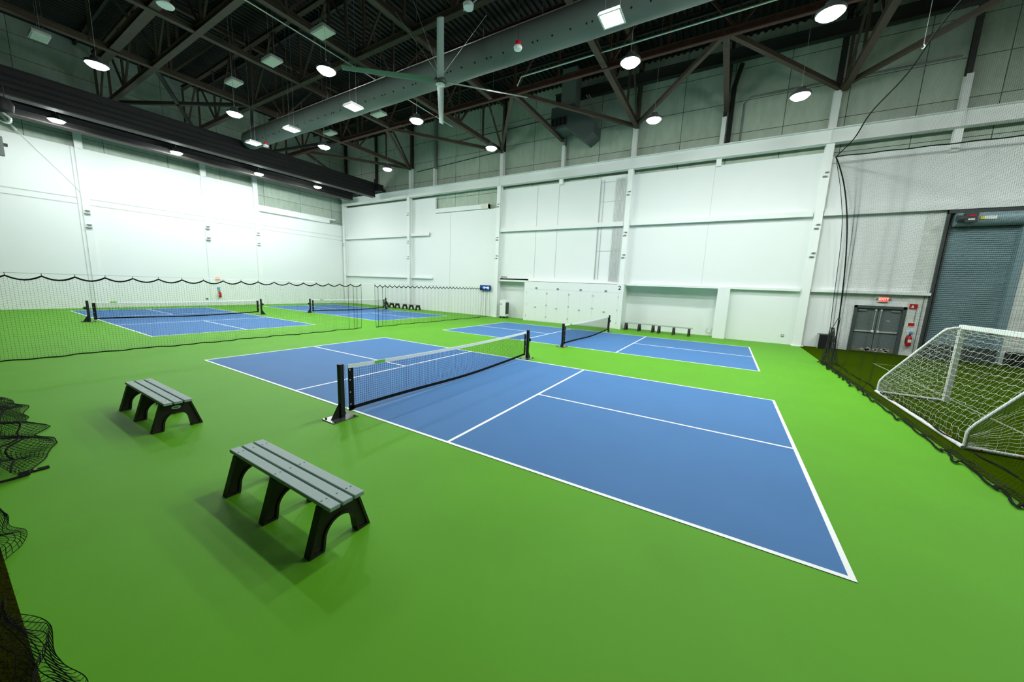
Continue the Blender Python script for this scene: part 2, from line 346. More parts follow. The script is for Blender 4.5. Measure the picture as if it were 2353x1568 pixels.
def court_net(ox, y0, y1, lb, mesh=.045, tagside=True):
    n = thing('pickleball_net', lb, 'net', (ox,(y0+y1)/2,0), 'pickleball nets with black posts')
    for s, y in ((-1,y0),(1,y1)):
        p = MB().box(ox-.04,y-.04,.012,ox+.04,y+.04,.95).build('post','black',n,bevel=.006)
        g = MB().prism([(y+s*.04,.012),(y+s*.2,.012),(y+s*.04,.28)],'x',ox-.012,ox+.012); g.build('gusset','black',p)
        b = MB().box(ox-.17,y-.26,0,ox+.17,y+.2,.014)
        b.build('base_plate','platedark',p)
        k = MB()
        for a in (-.13,.13):
            for d in (-.21,.15): k.cyl((ox+a,y+d,.014),(ox+a,y+d,.035),.016,8)
        k.build('bolt','black',p)
        if s > 0 or oy_small(ox): MB().cyl((ox-.0,y+s*.05,.62),(ox-.0,y+s*.11,.62),.065,14).cyl((ox,y+s*.11,.62),(ox,y+s*.15,.62),.02,8).build('winch','black',p)
        MB().box(ox-.03,y-s*.1-.006,.1,ox-.024,y-s*.1+.006,.93).build('lacing_rod','chrome',p)
    a, b = y0+.14, y1-.14; ln = b-a
    def sag(v): return -.05*4*v*(1-v)
    def top(v): return .915+sag(v)
    def bot(v): return .10+.03*math.sin(v*9)*.5-.04*4*v*(1-v)+.07*math.exp(-v*25)*.0+.05*math.exp(-(1-v)*14)
    def fn(u, v):
        zt, zb = top(u)-.05, bot(u)+.05
        return (ox+.02*math.sin(PI*v)*math.sin(PI*u), a+ln*u, zb+(zt-zb)*v)
    nv = max(8, int(.78/mesh))
    MB().net(fn, int(ln/mesh), nv, 40, 4, .0026).build('mesh','netblack',n)
    def band(t, h, w, name, m):
        mb = MB(); S = 40
        for i in range(S):
            u0, u1 = i/S, (i+1)/S
            mb.bar((ox,a+ln*u0,t(u0)),(ox,a+ln*u1,t(u1)),w,h)
        return mb.build(name, m, n)
    band(lambda u: top(u)-.03, .065, .014, 'top_tape', 'line')
    band(lambda u: bot(u)+.03, .06, .012, 'bottom_tape', 'netblack')
    for s, y in ((1,a),(-1,b)):
        u = 0 if s > 0 else 1
        sb = MB().box(ox-.006,min(y,y+s*.1),bot(u)-.02,ox+.006,max(y,y+s*.1),.86).build('side_tape','netblack',n)
        gm = MB()
        for z in (.2,.42,.64,.82): gm.cyl((ox-.010,y+s*.03,z),(ox+.010,y+s*.03,z),.011,8)
        gm.build('grommet','labelw',sb)
    if tagside: MB().box(ox-.010,a+.55,top(.1)-.058,ox+.010,a+.78,top(.1)-.002).build('maker_tag','lime',n)
def oy_small(ox): return ox < -15
court_net(0.0,-.30,6.40,'pickleball net with lime tag on the court closest to the grey benches')
court_net(-.05,9.50,16.15,'pickleball net on the court beside the white storage doors')
court_net(-19.05,-.02,6.95,'pickleball net seen through the scalloped divider netting', .05)
court_net(-18.75,9.8,16.1,'pickleball net on the corner court in front of the small black benches', .05)

# ================================================================== BENCHES
def leg_poly():
    P = [(-.30,0.0),(-.165,0.0)]
    arc = []
    for k in range(13):
        t = PI*(1-k/12); arc.append((.150*math.cos(t)*(1.0 if abs(math.cos(t))<.99 else 1), .085+.175*math.sin(t)))
    P += [( -.158,.03)]+arc+[(.158,.03),(.165,0.0),(.30,0.0),(.175,.415),(-.175,.415)]
    return P
def inset(poly, d):
    n = len(poly); out = []
    for i in range(n):
        p0, p1, p2 = Vector(poly[i-1]), Vector(poly[i]), Vector(poly[(i+1)%n])
        d1 = (p1-p0).normalized(); d2 = (p2-p1).normalized()
        n1 = Vector((-d1.y,d1.x)); n2 = Vector((-d2.y,d2.x)); nn = n1+n2
        if nn.length < 1e-5: nn = n1
        nn.normalize(); k = d/max(.35, nn.dot(n1)); out.append(tuple(p1+nn*k))
    return out
def make_bench(plate=False):
    b = thing('bench', '', 'bench', (0,0,0))
    for i, y in enumerate((-.118,0,.118)):
        s = MB().box(-.94,y-.05,.415,.94,y+.05,.455).build('slat','slat',b,bevel=.008)
        k = MB()
        for xx in (-.78,0,.78):
            for dy in ((-.025,.02) if i != 1 else (0,)): k.cyl((xx,y+dy,.4545),(xx,y+dy,.4565),.009,10)
        k.build('screw','darkgrey',s)
    poly = leg_poly(); inn = inset(poly, .022)
    for xx in (-.79,0,.79):
        n = len(poly); mb = MB(); w = .045; d = .016
        ring = lambda pl, x: [(x,u,v) for u,v in pl]
        vs = ring(poly,xx-w)+ring(poly,xx+w)+ring(inn,xx-w)+ring(inn,xx+w)+ring(inn,xx-w+d)+ring(inn,xx+w-d)
        fs = []
        for i in range(n):
            j = (i+1)%n
            fs += [(i,i+n,j+n,j),(i,j,j+2*n,i+2*n),(i+n,i+3*n,j+3*n,j+n),(i+2*n,j+2*n,j+4*n,i+4*n),(i+3*n,i+5*n,j+5*n,j+3*n)]
        fs += [tuple(4*n+i for i in range(n)), tuple(5*n+i for i in range(n-1,-1,-1))]
        mb.add(vs, fs)
        lg = mb.build('leg','legblack',b)
        MB().box(xx-w+d-.002,-.245,.04,xx+w-d+.002,-.19,.05).box(xx-w+d-.002,.19,.04,xx+w-d+.002,.245,.05).build('rib','legedge',lg)
        if plate and xx > 0:
            lo = MB().add([(xx+w-d+.004,.055*math.cos(t*PI/12),.335+.026*math.sin(t*PI/12)) for t in range(24)]+[(xx+w-d-.006,.055*math.cos(t*PI/12),.335+.026*math.sin(t*PI/12)) for t in range(24)],
                [tuple(range(24))]+[(t,(t+1)%24,24+(t+1)%24,24+t) for t in range(24)]).build('oval_plate','labelw',lg)
            MB().add([(xx+w-d+.006,.038*math.cos(t*PI/12),.335+.014*math.sin(t*PI/12)) for t in range(24)],[tuple(range(24))]).build('plate_centre','midgrey',lo)
    return b
bench = make_bench()
bench.location = (1.865,-2.09,0); tag(bench,'grey slatted bench standing by itself closest to the camera, on the open green floor','bench','grey slatted benches with black legs')
b2 = make_bench(True); b2.location = (-2.37,-2.01,0); tag(b2,'grey slatted bench with an oval plate on its end leg','bench','grey slatted benches with black legs')
for x, y, r, lb in ((-20.1,17.85,-.06,'black legged bench by the long wall behind the corner net post'),(-17.6,17.82,0,'black legged bench by the long wall in front of the white column'),
                    (1.2,18.3,-.05,'bench against the recess wall, its end touching the white column'),(3.13,18.1,-.04,'bench against the recess wall, on the side of the thick white pier')):
    c = copy_tree(bench); c.location = (x,y,0); c.rotation_euler = (0,0,r); tag(c, lb, 'bench', 'grey slatted benches with black legs')
for c in COL.objects:
    pass

# ================================================================== SCALLOPED DIVIDER NETS between the court pairs (plane x = -9.75)
def divider(y0, y1, lb, sp, fold0=0, fold1=0):
    n = thing('divider_net', lb, 'netting', (-9.75,y0,0), 'low divider nets between the pairs of courts')
    ln = y1-y0
    k = max(2, int(round(ln/sp)))
    hooks = [y0+ln*i/k for i in range(k+1)]
    # bunch the hooks at the free ends
    def scal(y):
        t = ((y-y0)/ln*k) % 1.0
        return -.10*4*t*(1-t)
    def wav(y): return .05*math.sin((y-y0)/ln*k*2*PI)+.05*math.sin(y*1.7)
    def fn(u, v):
        y = y0+ln*u; zt = 2.13+scal(y)
        return (-9.75+wav(y)*(1-.4*v)+(1-v)**4*.06*math.sin(y*5), y, .012+(zt-.012)*v)
    S = k*6
    MB().net(fn, int(ln/.06), 35, S, 6, .0016).build('net_mesh','netgrey',n)
    MB().tube([fn(i/S,1) for i in range(S+1)], .022, 6).build('top_rope','netblack',n)
    MB().tube([fn(i/S,0) for i in range(S+1)], .018, 6).build('hem','netblack',n)
    for y in (y0, y1):
        u = 0 if y == y0 else 1
        mb = MB()
        for d in range(4):
            uu = min(1,max(0,u+(-1 if u else 1)*d*.22/ln)); mb.tube([fn(uu,v/8) for v in range(9)], .008, 5)
        mb.build('gathered_fold','netblack',n)
    MB().cyl((-9.75,y0-.3,2.2),(-9.75,y1+.3,2.2),.004,5).build('support_cable','steel',n)
    mb = MB()
    for y in hooks: mb.tube([(-9.75+wav(y),y,2.13),(-9.75,y,2.2)],.006,5)
    mb.build('hook','netblack',n)
divider(-6.6,7.25,'scalloped divider net in front of the end wall court, hem on the green floor', .55)
divider(8.0,17.95,'scalloped divider net reaching the wall clock, in front of the corner court', .32)

# ================================================================== TURF SIDE: tall nets, goal
EDGE = [(8.6,17.75),(6.81,15.8),(5.44,14.6),(4.44,14.15),(3.79,14.0),(2.5,13.75),(1.22,13.45),(0.0,13.3)]
def edge_y(z):
    for (za,ya),(zb,yb) in zip(EDGE,EDGE[1:]):
        if z >= zb: return yb+(ya-yb)*(z-zb)/(za-zb)
    return EDGE[-1][1]
tn = thing('boundary_net', 'tall dark net hanging along the edge of the turf from a slanting cable', 'netting', (8.95,10,0), 'tall nets around the turf')
YN0, YN1 = -3.0, 17.75
def bnet(u, v):
    y = YN0+(YN1-YN0)*u; z = 8.6*v
    y2 = y+(edge_y(z)-YN1)*math.exp(-(YN1-y)/4.0)
    x = 8.98+.06*math.sin(y*1.3)+.03*math.sin(y*4.1)*(1-v)
    if z < .5: x += -.14*(1-z/.5)**2*(1+.5*math.sin(y*2.3)+.35*math.sin(y*5.9))
    return (x, y2, max(.03,z))
MB().net(bnet, 330, 140, 90, 26, .0010).build('net_mesh','netblack',tn)
MB().tube([bnet(u/60,1) for u in range(61)], .020, 6).build('top_cable','netblack',tn)
MB().tube([bnet(1,v/40) for v in range(41)], .010, 6).build('edge_rope','netblack',tn)
# hem lying in pleats over the edge of the court, with the slack mesh behind it
hp = []; y = 13.6; rr = random.Random(11)
while y > -2.6:
    ln_ = rr.uniform(.45,.95) if y < 9 else rr.uniform(.25,.5); w0 = rr.uniform(.03,.08); w1 = w0+rr.uniform(.05,.13)
    for k in range(6):
        t = k/5; hp.append((8.86-(w0+(w1-w0)*t)-.012*math.sin(k*2.1), y-ln_*t, .022+.008*math.sin(k*1.7)))
    hp.append((8.83-w0, y-ln_+.11, .035)); y -= ln_*.97
hm = MB()
for a, b in zip(hp,hp[1:]): hm.bar(a,b,.030,.010)
hm.build('hem','netblack',tn)
NH = len(hp)-1
def slack(u, v):
    f = u*NH; i = min(NH-1,int(f)); t = f-i
    x, y, z = [hp[i][k]+(hp[i+1][k]-hp[i][k])*t for k in range(3)]
    return (8.93+(x-8.93)*v+.01*math.sin(v*9+y*6), y+.03*math.sin(v*5+y*4)*(1-v), .03+.03*math.sin(v*PI)*(1+.6*math.sin(y*7))+(z-.03)*v)
MB().net(slack, 330, 6, 500, 5, .0020).build('slack_mesh','netgrey',tn)
st = MB(); pts = [((9.12 if 4.9<y<8.6 else 9.2)+.03*math.sin(y*2.1)+.02*math.sin(y*5.3), y, .03+(.055 if 4.9<y<8.6 else 0)+.01*math.sin(y*8)) for y in [13.4-i*.1 for i in range(110)]]
for i, (a, b) in enumerate(zip(pts,pts[1:])):
    if i % 11 < 8: st.bar(a,b,.026,.012)
    else: st.bar(a,b,.008,.008)
st.build('weighted_strap','netblack',tn)
# bundle where the net is gathered
gb = MB()
for i in range(26):
    a = i*2.4; r0 = .13+.02*math.sin(i*3); ph = random.uniform(0,1)
    gb.tube([(8.95+r0*math.cos(a)*(1.6-z)+.02*math.sin(z*6+i), edge_y(z)-.05+r0*math.sin(a)*(1.6-z)-(.35*(1-z/1.5) if z<1.5 else 0), .02+z) for z in [k*.12 for k in range(12)]], .006, 4)
gb.build('gathered_fold','netgrey',tn)
# net across the doors
dn = thing('door_net', 'tall dark net hanging in front of the grey double door and the roller door', 'netting', (12.5,17.9,0), 'tall nets around the turf')
def dnet(u, v):
    z = 8.65*v; xe = 8.95+ (1.25*(1-v)**1.0 if v < 1 else 0) ; xe = 8.95+1.18*(1-math.exp(-(1-v)*3.2))
    x = xe+(16.6-xe)*u
    return (x, 17.9+.05*math.sin(x*2.2)*(1-v)+.04*math.sin(x*5+v*2), max(.02,z))
MB().net(dnet, 128, 145, 60, 22, .0013).build('net_mesh','netblack',dn)
MB().tube([dnet(u/40,1) for u in range(41)], .024, 6).build('top_rope','netblack',dn)
MB().tube([dnet(0,v/40) for v in range(41)], .026, 6).build('edge_rope','netblack',dn)
tl = MB()
for x0, z0, x1, z1 in ((10.02,1.55,9.85,1.0),(10.08,1.55,10.06,.75),(10.06,.75,9.9,.25),(10.06,.75,10.1,.2)): tl.tube([(x0,17.86,z0),(x1,17.86,z1)],.012,5)
tl.build('rope_tail','netblack',dn)
# hanging wire with hook on the slanting cable
MB().cyl((9.0,11.75,8.62),(9.0,11.75,15.0),.006,5).cyl((9.0,11.75,8.6),(9.0,11.75,8.85),.02,8)
hw = thing('hanger_wire', 'thin wire with a hook holding up the slanting net cable', 'wire', (8.98,9.8,8.65))
MB().cyl((8.98,9.8,8.75),(8.98,9.8,15.0),.006,5).build('wire','steel',hw); MB().tube([(8.98,9.8,8.76),(9.01,9.8,8.72),(8.98,9.8,8.66),(8.95,9.8,8.68)],.012,6).build('hook','chrome',hw)

gx0, gx1, gy0, gy1 = 9.14, 10.33, 4.80, 8.75
goal = thing('soccer_goal', 'white soccer goal with white net standing on the turf', 'goal', (9.7,6.8,0.012))
for y in (gy0, gy1):
    MB().box(gx1-.05,y-.05,.012,gx1+.05,y+.05,1.86).build('post','goalwhite',goal,bevel=.01)
    bend = [(gx1,y,1.83),(gx1-.12,y,1.82),(gx1-.24,y,1.77),(gx1-.32,y,1.68)]
    MB().tube(bend+[(gx0+.06,y,.46),(gx0,y,.34),(gx0-.01,y,.26),(gx0-.01,y,.03)], .028, 10).build('side_stay','goalwhite',goal,smooth=True)
    MB().cyl((gx0-.03,y,.045),(gx1,y,.045),.032,10).build('ground_bar','goalwhite',goal,smooth=True)
MB().box(gx1-.05,gy0-.05,1.80,gx1+.05,gy1+.05,1.90).build('crossbar','goalwhite',goal,bevel=.01)
MB().cyl((gx0-.03,gy0-.03,.045),(gx0-.03,gy1+.03,.045),.034,10).build('back_bar','goalwhite',goal,smooth=True)
prof = [(gx1,1.80),(gx1-.24,1.74),(gx1-.34,1.64),(gx0+.06,.46),(gx0,.30),(gx0,.06)]
seg = [0]
for a, b in zip(prof,prof[1:]): seg.append(seg[-1]+math.dist(a,b))
def pr(v):
    d = v*seg[-1]
    for i in range(len(prof)-1):
        if d <= seg[i+1]+1e-9:
            t = (d-seg[i])/(seg[i+1]-seg[i]); return (prof[i][0]+(prof[i+1][0]-prof[i][0])*t, prof[i][1]+(prof[i+1][1]-prof[i][1])*t)
    return prof[-1]
def backnet(u, v):
    x, z = pr(v); y = gy0+(gy1-gy0)*u
    s = .10*math.sin(PI*v)*math.sin(PI*u)
    return (x+s*.5+.012*math.sin(y*31+v*20), y+.014*math.sin(v*47+y*3), max(.03,z-s+.012*math.sin(y*23+v*31)))
MB().net(backnet, 36, 20, 110, 60, .0034).build('back_netting','netwhite',goal)
for y in (gy0, gy1):
    def sidenet(u, v, y=y):
        xt = gx0+(gx1-gx0)*u; zt = .30 if xt < gx0+.02 else min(1.80,.30+(xt-gx0)*1.62)
        return (xt+.01*math.sin(v*30+u*9), y+.02*math.sin(u*17+v*13), .06+(zt-.06)*v+.008*math.sin(u*40))
    MB().net(sidenet, 11, 16, 40, 40, .0034).build('side_netting','netwhite',goal)
for c, d in [((gx1-.056,gy1-.02,z),(.012,.03,.02)) for z in (.25,.6,1.0,1.45,1.65)]+[((gx0-.03,y,.082),(.02,.03,.012)) for y in (5.3,6.0,6.8,7.6,8.2)]+[((gx1-.056,y,1.80),(.012,.03,.02)) for y in (5.3,6.0,6.8,7.6,8.2)]+[((xx,gy1+.035,.05),(.03,.012,.02)) for xx in (9.3,9.7,10.1)]+[((xx,gy0-.035,.05),(.03,.012,.02)) for xx in (9.3,9.7,10.1)]:
    MB().cbox(c,d).build('net_clip','orange',goal)
tag(MB().box(10.55,-3.0,.012,10.60,14.65,.015).build('field_line','faintline'),'thin pale goal line on the turf passing under the goal mouth','line')
tag(MB().box(10.60,14.60,.012,X1,14.65,.015).build('field_line','faintline'),'thin pale line on the turf running away from the goal line in front of the doors','line')

# ================================================================== LOOSE NET at the open edge beside the camera
def lnet(name_lb, xs, outline, nu, nv, hz):
    o = thing('loose_net', name_lb, 'netting', (xs[0],-3.6,0), 'loose dark netting at the turf strip')
    def out(x):
        for (xa,ya),(xb,yb) in zip(outline,outline[1:]):
            if xa <= x <= xb: return ya+(yb-ya)*(x-xa)/(xb-xa)
        return outline[-1][1]
    def fn(u, v):
        x = xs[0]+(xs[1]-xs[0])*u; yo = out(x); yb = -3.82
        w = v**.8
        return (x+.05*math.sin(v*9+x*5), yb+(yo-yb)*w+.03*math.sin(x*9+v*4), .02+hz*(1-v)**2+ .045*(1+math.sin(x*7+v*6))*math.sin(PI*min(1,v*1.0))+.02*(1+math.sin(x*17))*(1-v))
    MB().net(fn, nu, nv, nu*2, nv*2, .0025).build('net_mesh','netblack',o)
    if hz < .3: return o, fn
    def fn2(u, v):
        p = fn(u, v**1.15*.93); return (p[0]+.04*math.sin(u*40+v*3), p[1]+.02*math.sin(u*31), p[2]+.015)
    MB().net(fn2, nu, nv, nu*2, nv*2, .0022).build('under_layer','netblack',o)
    for vv in (.35,.6): MB().tube([fn(i/60, vv+.12*math.sin(i*.35+vv*9)) for i in range(61)],.010,5).build('fold','netblack',o)
    return o, fn
ln1, f1 = lnet('loose black net heaped on the green floor with a strap and brass eyelet', (-6.2,-1.15),
               [(-6.2,-3.4),(-5.2,-3.25),(-4.5,-3.12),(-3.6,-3.22),(-3.0,-3.08),(-2.75,-3.2),(-2.3,-3.12),(-2.05,-3.07),(-1.75,-3.25),(-1.15,-3.42)], 110, 18, .35)
MB().tube([(-1.05,-3.72,.05),(-1.1,-3.55,.03),(-1.14,-3.42,.025)],.014,6).build('hem_rope','netblack',ln1)
sp_ = MB().box(-1.30,-3.48,.008,-1.22,-3.27,.016).build('strap','netblack',ln1)
MB().cyl((-1.26,-3.37,.016),(-1.26,-3.37,.02),.014,12).build('eyelet','brass',sp_)
MB().tube([f1(i/60,1) for i in range(61)],.006,5).build('hem','netblack',ln1)
ln2, f2 = lnet('loose black net bulging over the edge of the turf strip, second piece along', (-.5,.78),
               [(-.5,-3.72),(0,-3.63),(.3,-3.60),(.6,-3.64),(.78,-3.74)], 30, 6, .2)
ln3, f3 = lnet('loose black net on the floor at the very edge beside the camera', (1.55,3.4),
               [(1.55,-3.74),(1.9,-3.66),(2.2,-3.62),(2.5,-3.62),(3.4,-3.6)], 44, 6, .12)

# ================================================================== THINGS ON THE LONG WALL
sw = thing('storage_closet', 'white storage closet built out from the wall, with small hinges and the number two', 'closet', (-3.3,18.1,0))
MB().box(-6.72,18.1,0,0.12,18.59,2.72).build('body','white',sw)
for i, xx in enumerate((-6.55,-4.95,-3.35,-1.72)):
    d = MB().box(xx,18.085,.03,xx+1.58,18.1,2.18).build('door','white',sw)
    h = MB()
    for z in (.3,1.1,1.9): h.box(xx+.01,18.075,z,xx+.035,18.086,z+.1).box(xx+1.545,18.075,z,xx+1.57,18.086,z+.1)
    h.build('hinge','midgrey',d)
    MB().cyl((xx+.78,18.03,1.0),(xx+.78,18.086,1.0),.03,10).box(xx+.66,18.03,.985,xx+.78,18.045,1.01).build('handle','steel',d)
    MB().box(xx+.789,18.083,.03,xx+.793,18.086,2.18).build('door_gap','groove',d)
    MB().box(xx+.7,18.07,2.24,xx+.84,18.1,2.34).build('label_holder','midgrey',sw)
MB().box(-6.6,18.095,2.2,.02,18.1,2.215).build('top_groove','groove',sw)
text_mesh('number','2',.33,'text',sw,(-.12,18.09,2.5),FACE_Y)
# white air purifier in the alcove
ap = thing('air_purifier', 'white air purifier cabinet with black grille on wheels, in the alcove', 'purifier', (-8.5,18.35,0))
MB().prism([(-8.75,.12),(-8.25,.12),(-8.25,1.22),(-8.36,1.36),(-8.75,1.3)],'y',18.1,18.6).build('cabinet','white',ap,bevel=.02)
MB().box(-8.26,18.14,.3,-8.235,18.56,1.15).build('grille','darkgrey',ap)
MB().box(-8.66,18.09,.98,-8.58,18.1,1.05).build('control_panel','darkgrey',ap)
for xx in (-8.68,-8.32):
    for y in (18.16,18.54): MB().cyl((xx-.03,y,.06),(xx+.03,y,.06),.06,12).build('caster','black',ap)
MB().box(-8.74,18.12,.1,-8.26,18.58,.14).build('base','darkgrey',ap)
# wall clock
ck = thing('wall_clock', 'dark digital clock with blue numerals on a pole at the end of the divider net', 'clock', (-10.3,18.5,2.13))
MB().box(-10.82,18.42,1.94,-9.84,18.5,2.33).build('case','clock',ck,bevel=.01)
text_mesh('numerals','10:40',.27,'led',ck,(-10.27,18.415,2.13),FACE_Y)
MB().tube([(-9.95,18.5,1.95),(-9.97,18.55,1.2),(-9.93,18.55,.6),(-9.98,18.55,.02)],.008,5).build('cord','midgrey',ck)
MB().box(-10.5,18.5,2.0,-10.2,18.6,2.25).build('mount','darkgrey',ck)
# exit signs
def exit_sign(cx, y, z, lb, face):
    e = thing('exit_sign', lb, 'sign', (cx,y,z), 'red exit signs')
    if face == 'y':
        MB().box(cx-.17,y,z-.11,cx+.17,y+.06,z+.12).build('housing','labelw',e,bevel=.008)
        MB().box(cx-.155,y-.004,z-.085,cx+.155,y+.002,z+.105).build('face','redlit',e)
        text_mesh('lettering','EXIT',.15,'exitwhite',e,(cx,y-.006,z+.01),FACE_Y,.002)
        MB().cyl((cx-.24,y+.03,z+.02),(cx-.17,y+.03,z+.02),.03,8).cyl((cx+.17,y+.03,z+.02),(cx+.24,y+.03,z+.02),.03,8).build('lamp_head','midgrey',e)
    else:
        MB().box(cx-.03,y-.15,z-.1,cx+.03,y+.15,z+.1).build('housing','labelw',e)
        MB().box(cx+.03,y-.14,z-.09,cx+.034,y+.14,z+.09).build('face','redlit',e)
        text_mesh('lettering','EXIT',.15,'exitwhite',e,(cx+.036,y,z),(PI/2,0,PI/2),.002)
exit_sign(11.57,18.54,2.44,'red EXIT sign above the grey double door','y')
exit_sign(-27.55,7.9,2.04,'small red EXIT sign on the white end wall','x')
# fire extinguishers
def extinguisher(x, y, z, lb, s=1.0):
    e = thing('fire_extinguisher', lb, 'extinguisher', (x,y,z), 'red fire extinguishers')
    MB().lathe((x,y,z),[(.07*s,0),(.085*s,.02*s),(.085*s,.34*s),(.05*s,.42*s),(.025*s,.45*s)],16).build('cylinder','red',e,smooth=True)
    MB().cyl((x,y,z+.45*s),(x,y,z+.5*s),.022*s,8).box(x-.02*s,y-.1*s,z+.5*s,x+.02*s,y+.05*s,z+.53*s).build('valve','darkgrey',e)
    MB().tube([(x,y-.05*s,z+.48*s),(x-.1*s,y-.06*s,z+.42*s),(x-.12*s,y-.05*s,z+.25*s),(x-.11*s,y-.05*s,z+.1*s)],.013*s,6).build('hose','black',e)
    MB().box(x-.05*s,y-.092*s,z+.16*s,x+.05*s,y-.083*s,z+.28*s).build('label_plate','labelw',e)
    return e
extinguisher(12.6,18.47,.45,'red fire extinguisher on the wall between the double door and roller door',1.05)
extinguisher(-27.45,7.92,.6,'red fire extinguisher below the small exit sign on the end wall',.95)
s = thing('safety_sign', 'white and blue round safety sign above the extinguisher by the double door', 'sign', (12.62,18.56,1.05))
MB().cyl((12.62,18.55,1.05),(12.62,18.58,1.05),.11,20).build('disc','labelw',s); MB().cyl((12.65,18.545,1.04),(12.65,18.552,1.04),.07,16).build('blue_dot','labelb',s)
s = thing('safety_sign', 'small yellow and white plate above the extinguisher on the end wall', 'sign', (-27.58,7.9,1.2))
MB().box(-27.6,7.8,1.15,-27.585,8.0,1.36).build('plate','labelb',s); MB().box(-27.6,7.8,1.05,-27.585,8.0,1.15).build('yellow_band','yellow',s)
fa = thing('fire_alarm', 'red fire alarm box with white strobe beside the double door', 'alarm', (12.55,18.55,2.2))
MB().box(12.43,18.53,2.1,12.67,18.58,2.3).build('box','red',fa); MB().prism([(12.47,2.13),(12.57,2.13),(12.52,2.26)],'y',18.515,18.53).build('strobe','labelw',fa)
wsn = thing('notice_sign', 'reddish notice plate on the wall above the fire extinguisher', 'sign', (12.55,18.56,1.4))
MB().box(12.46,18.565,1.3,12.74,18.58,1.5).build('plate','labelw',wsn); MB().box(12.5,18.56,1.33,12.7,18.566,1.47).build('red_field','red',wsn)
cd = thing('wall_conduit', 'thin conduit running down from the fire alarm', 'conduit', (12.6,18.57,1.6)); MB().cyl((12.66,18.565,1.5),(12.66,18.565,2.1),.012,6).cyl((12.82,18.565,.1),(12.82,18.565,2.7),.012,6).build('pipe','midgrey',cd)
# grey double door
dd = tag(bpy.data.objects.new('door_1',None),'grey steel double door with push bars under the exit sign','door',kind='structure'); COL.objects.link(dd); dd.location = (11.5,18.62,0)
MB().box(10.66,18.56,0,10.76,18.9,2.15).box(12.26,18.56,0,12.38,18.9,2.15).box(10.66,18.56,2.03,12.38,18.9,2.15).build('door_frame','doorframe',dd)
for x0, x1 in ((10.76,11.50),(11.52,12.26)):
    lf = MB().box(x0,18.66,.02,x1,18.71,2.03).build('door_leaf','doorgrey',dd)
    MB().box(x0+.04,18.60,.94,x1-.04,18.66,1.0).build('push_bar','chrome',lf)
    MB().box((x1-.12 if x0<11 else x0+.04),18.59,.93,(x1-.04 if x0<11 else x0+.12),18.66,1.03).build('latch','labelw',lf)
    MB().cyl(((x1-.08 if x0<11 else x0+.08),18.64,1.0),((x1-.08 if x0<11 else x0+.08),18.64,1.95),.012,8).build('vertical_rod','chrome',lf)
    MB().box((x1-.11 if x0<11 else x0+.05),18.61,1.92,(x1-.05 if x0<11 else x0+.11),18.66,2.0).build('top_latch','labelw',lf)
    MB().box((x0+.06 if x0<11 else x1-.34),18.60,1.9,(x0+.34 if x0<11 else x1-.06),18.66,1.97).build('closer','midgrey',lf)
    MB().box(x0+.01,18.656,.025,x1-.01,18.661,.24).build('kick_plate','kick',lf)
    sc = MB(); rr = random.Random(3 if x0<11 else 5)
    for k in range(9):
        cx = rr.uniform(x0+.35,x1-.05) if x0<11 else rr.uniform(x0+.1,x1-.2); cz = rr.uniform(.06,.2); n_ = 9
        sc.prism([(cx+rr.uniform(.03,.10)*math.cos(t*2*PI/n_), cz+rr.uniform(.02,.06)*math.sin(t*2*PI/n_)) for t in range(n_)],'y',18.650,18.657)
    sc.build('worn_paint','scuff',lf)
    if x0 > 11: MB().box(11.82,18.655,1.48,11.95,18.661,1.5).build('door_label','labelw',lf)
# roller door
rd = tag(bpy.data.objects.new('door_2',None),'tall blue grey roller door with motor at its coil','door',kind='structure'); COL.objects.link(rd); rd.location = (14.0,18.6,0)
cu = MB(); zz = [0.0]
pf = []; z = 0.0
while z < 5.5: pf += [(18.62,z),(18.585,z+.015),(18.585,z+.06),(18.62,z+.075)]; z += .08
n = len(pf); cu.add([(13.1,y,z) for y,z in pf]+[(15.0,y,z) for y,z in pf], [(i,i+1,i+1+n,i+n) for i in range(n-1)])
cu.build('curtain','rollsteel',rd)
MB().cyl((13.15,18.4,5.78),(15.0,18.4,5.78),.27,24).build('coil_hood','rollsteel',rd,smooth=True)
MB().box(12.95,18.45,0,13.02,18.62,6.2).box(13.06,18.5,0,13.12,18.62,5.6).build('guide_rail','darkgrey',rd)
MB().box(15.0,18.42,0,15.22,18.62,6.2).build('jamb','rollsteel',rd)
MB().box(12.95,18.4,6.06,15.2,18.62,6.25).build('header','darkgrey',rd)
mo = MB().box(13.28,18.0,5.62,13.62,18.25,5.98).cyl((13.1,18.1,5.78),(13.3,18.1,5.78),.13,14).build('motor','darkgrey',rd)
MB().box(13.36,17.985,5.84,13.56,18.0,5.9).build('motor_label','red',mo); MB().box(13.36,17.985,5.7,13.54,18.0,5.76).build('motor_plate','labelw',mo)
MB().box(13.72,18.11,5.73,14.15,18.125,5.85).build('warning_label','labelw',rd); MB().box(13.72,18.105,5.73,13.82,18.11,5.85).build('warning_mark','yellow',rd)
MB().box(13.2,18.35,6.25,13.42,18.4,6.38).build('sensor','labelw',rd)
MB().box(13.12,18.36,0,15.1,18.58,.62).build('bottom_bar','darkgrey',rd)
lb_ = thing('shade_slab','low black barrier put in for the shadowy dark band beside the roller door','slab',(16.3,18.2,.012))  # added slab standing in for a shadowy dark band
MB().box(15.3,18.1,.02,17.6,18.35,.58).build('panel','black',lb_,bevel=.02); MB().box(15.3,18.08,.52,17.6,18.1,.56).build('edge_strip','darkgrey',lb_)
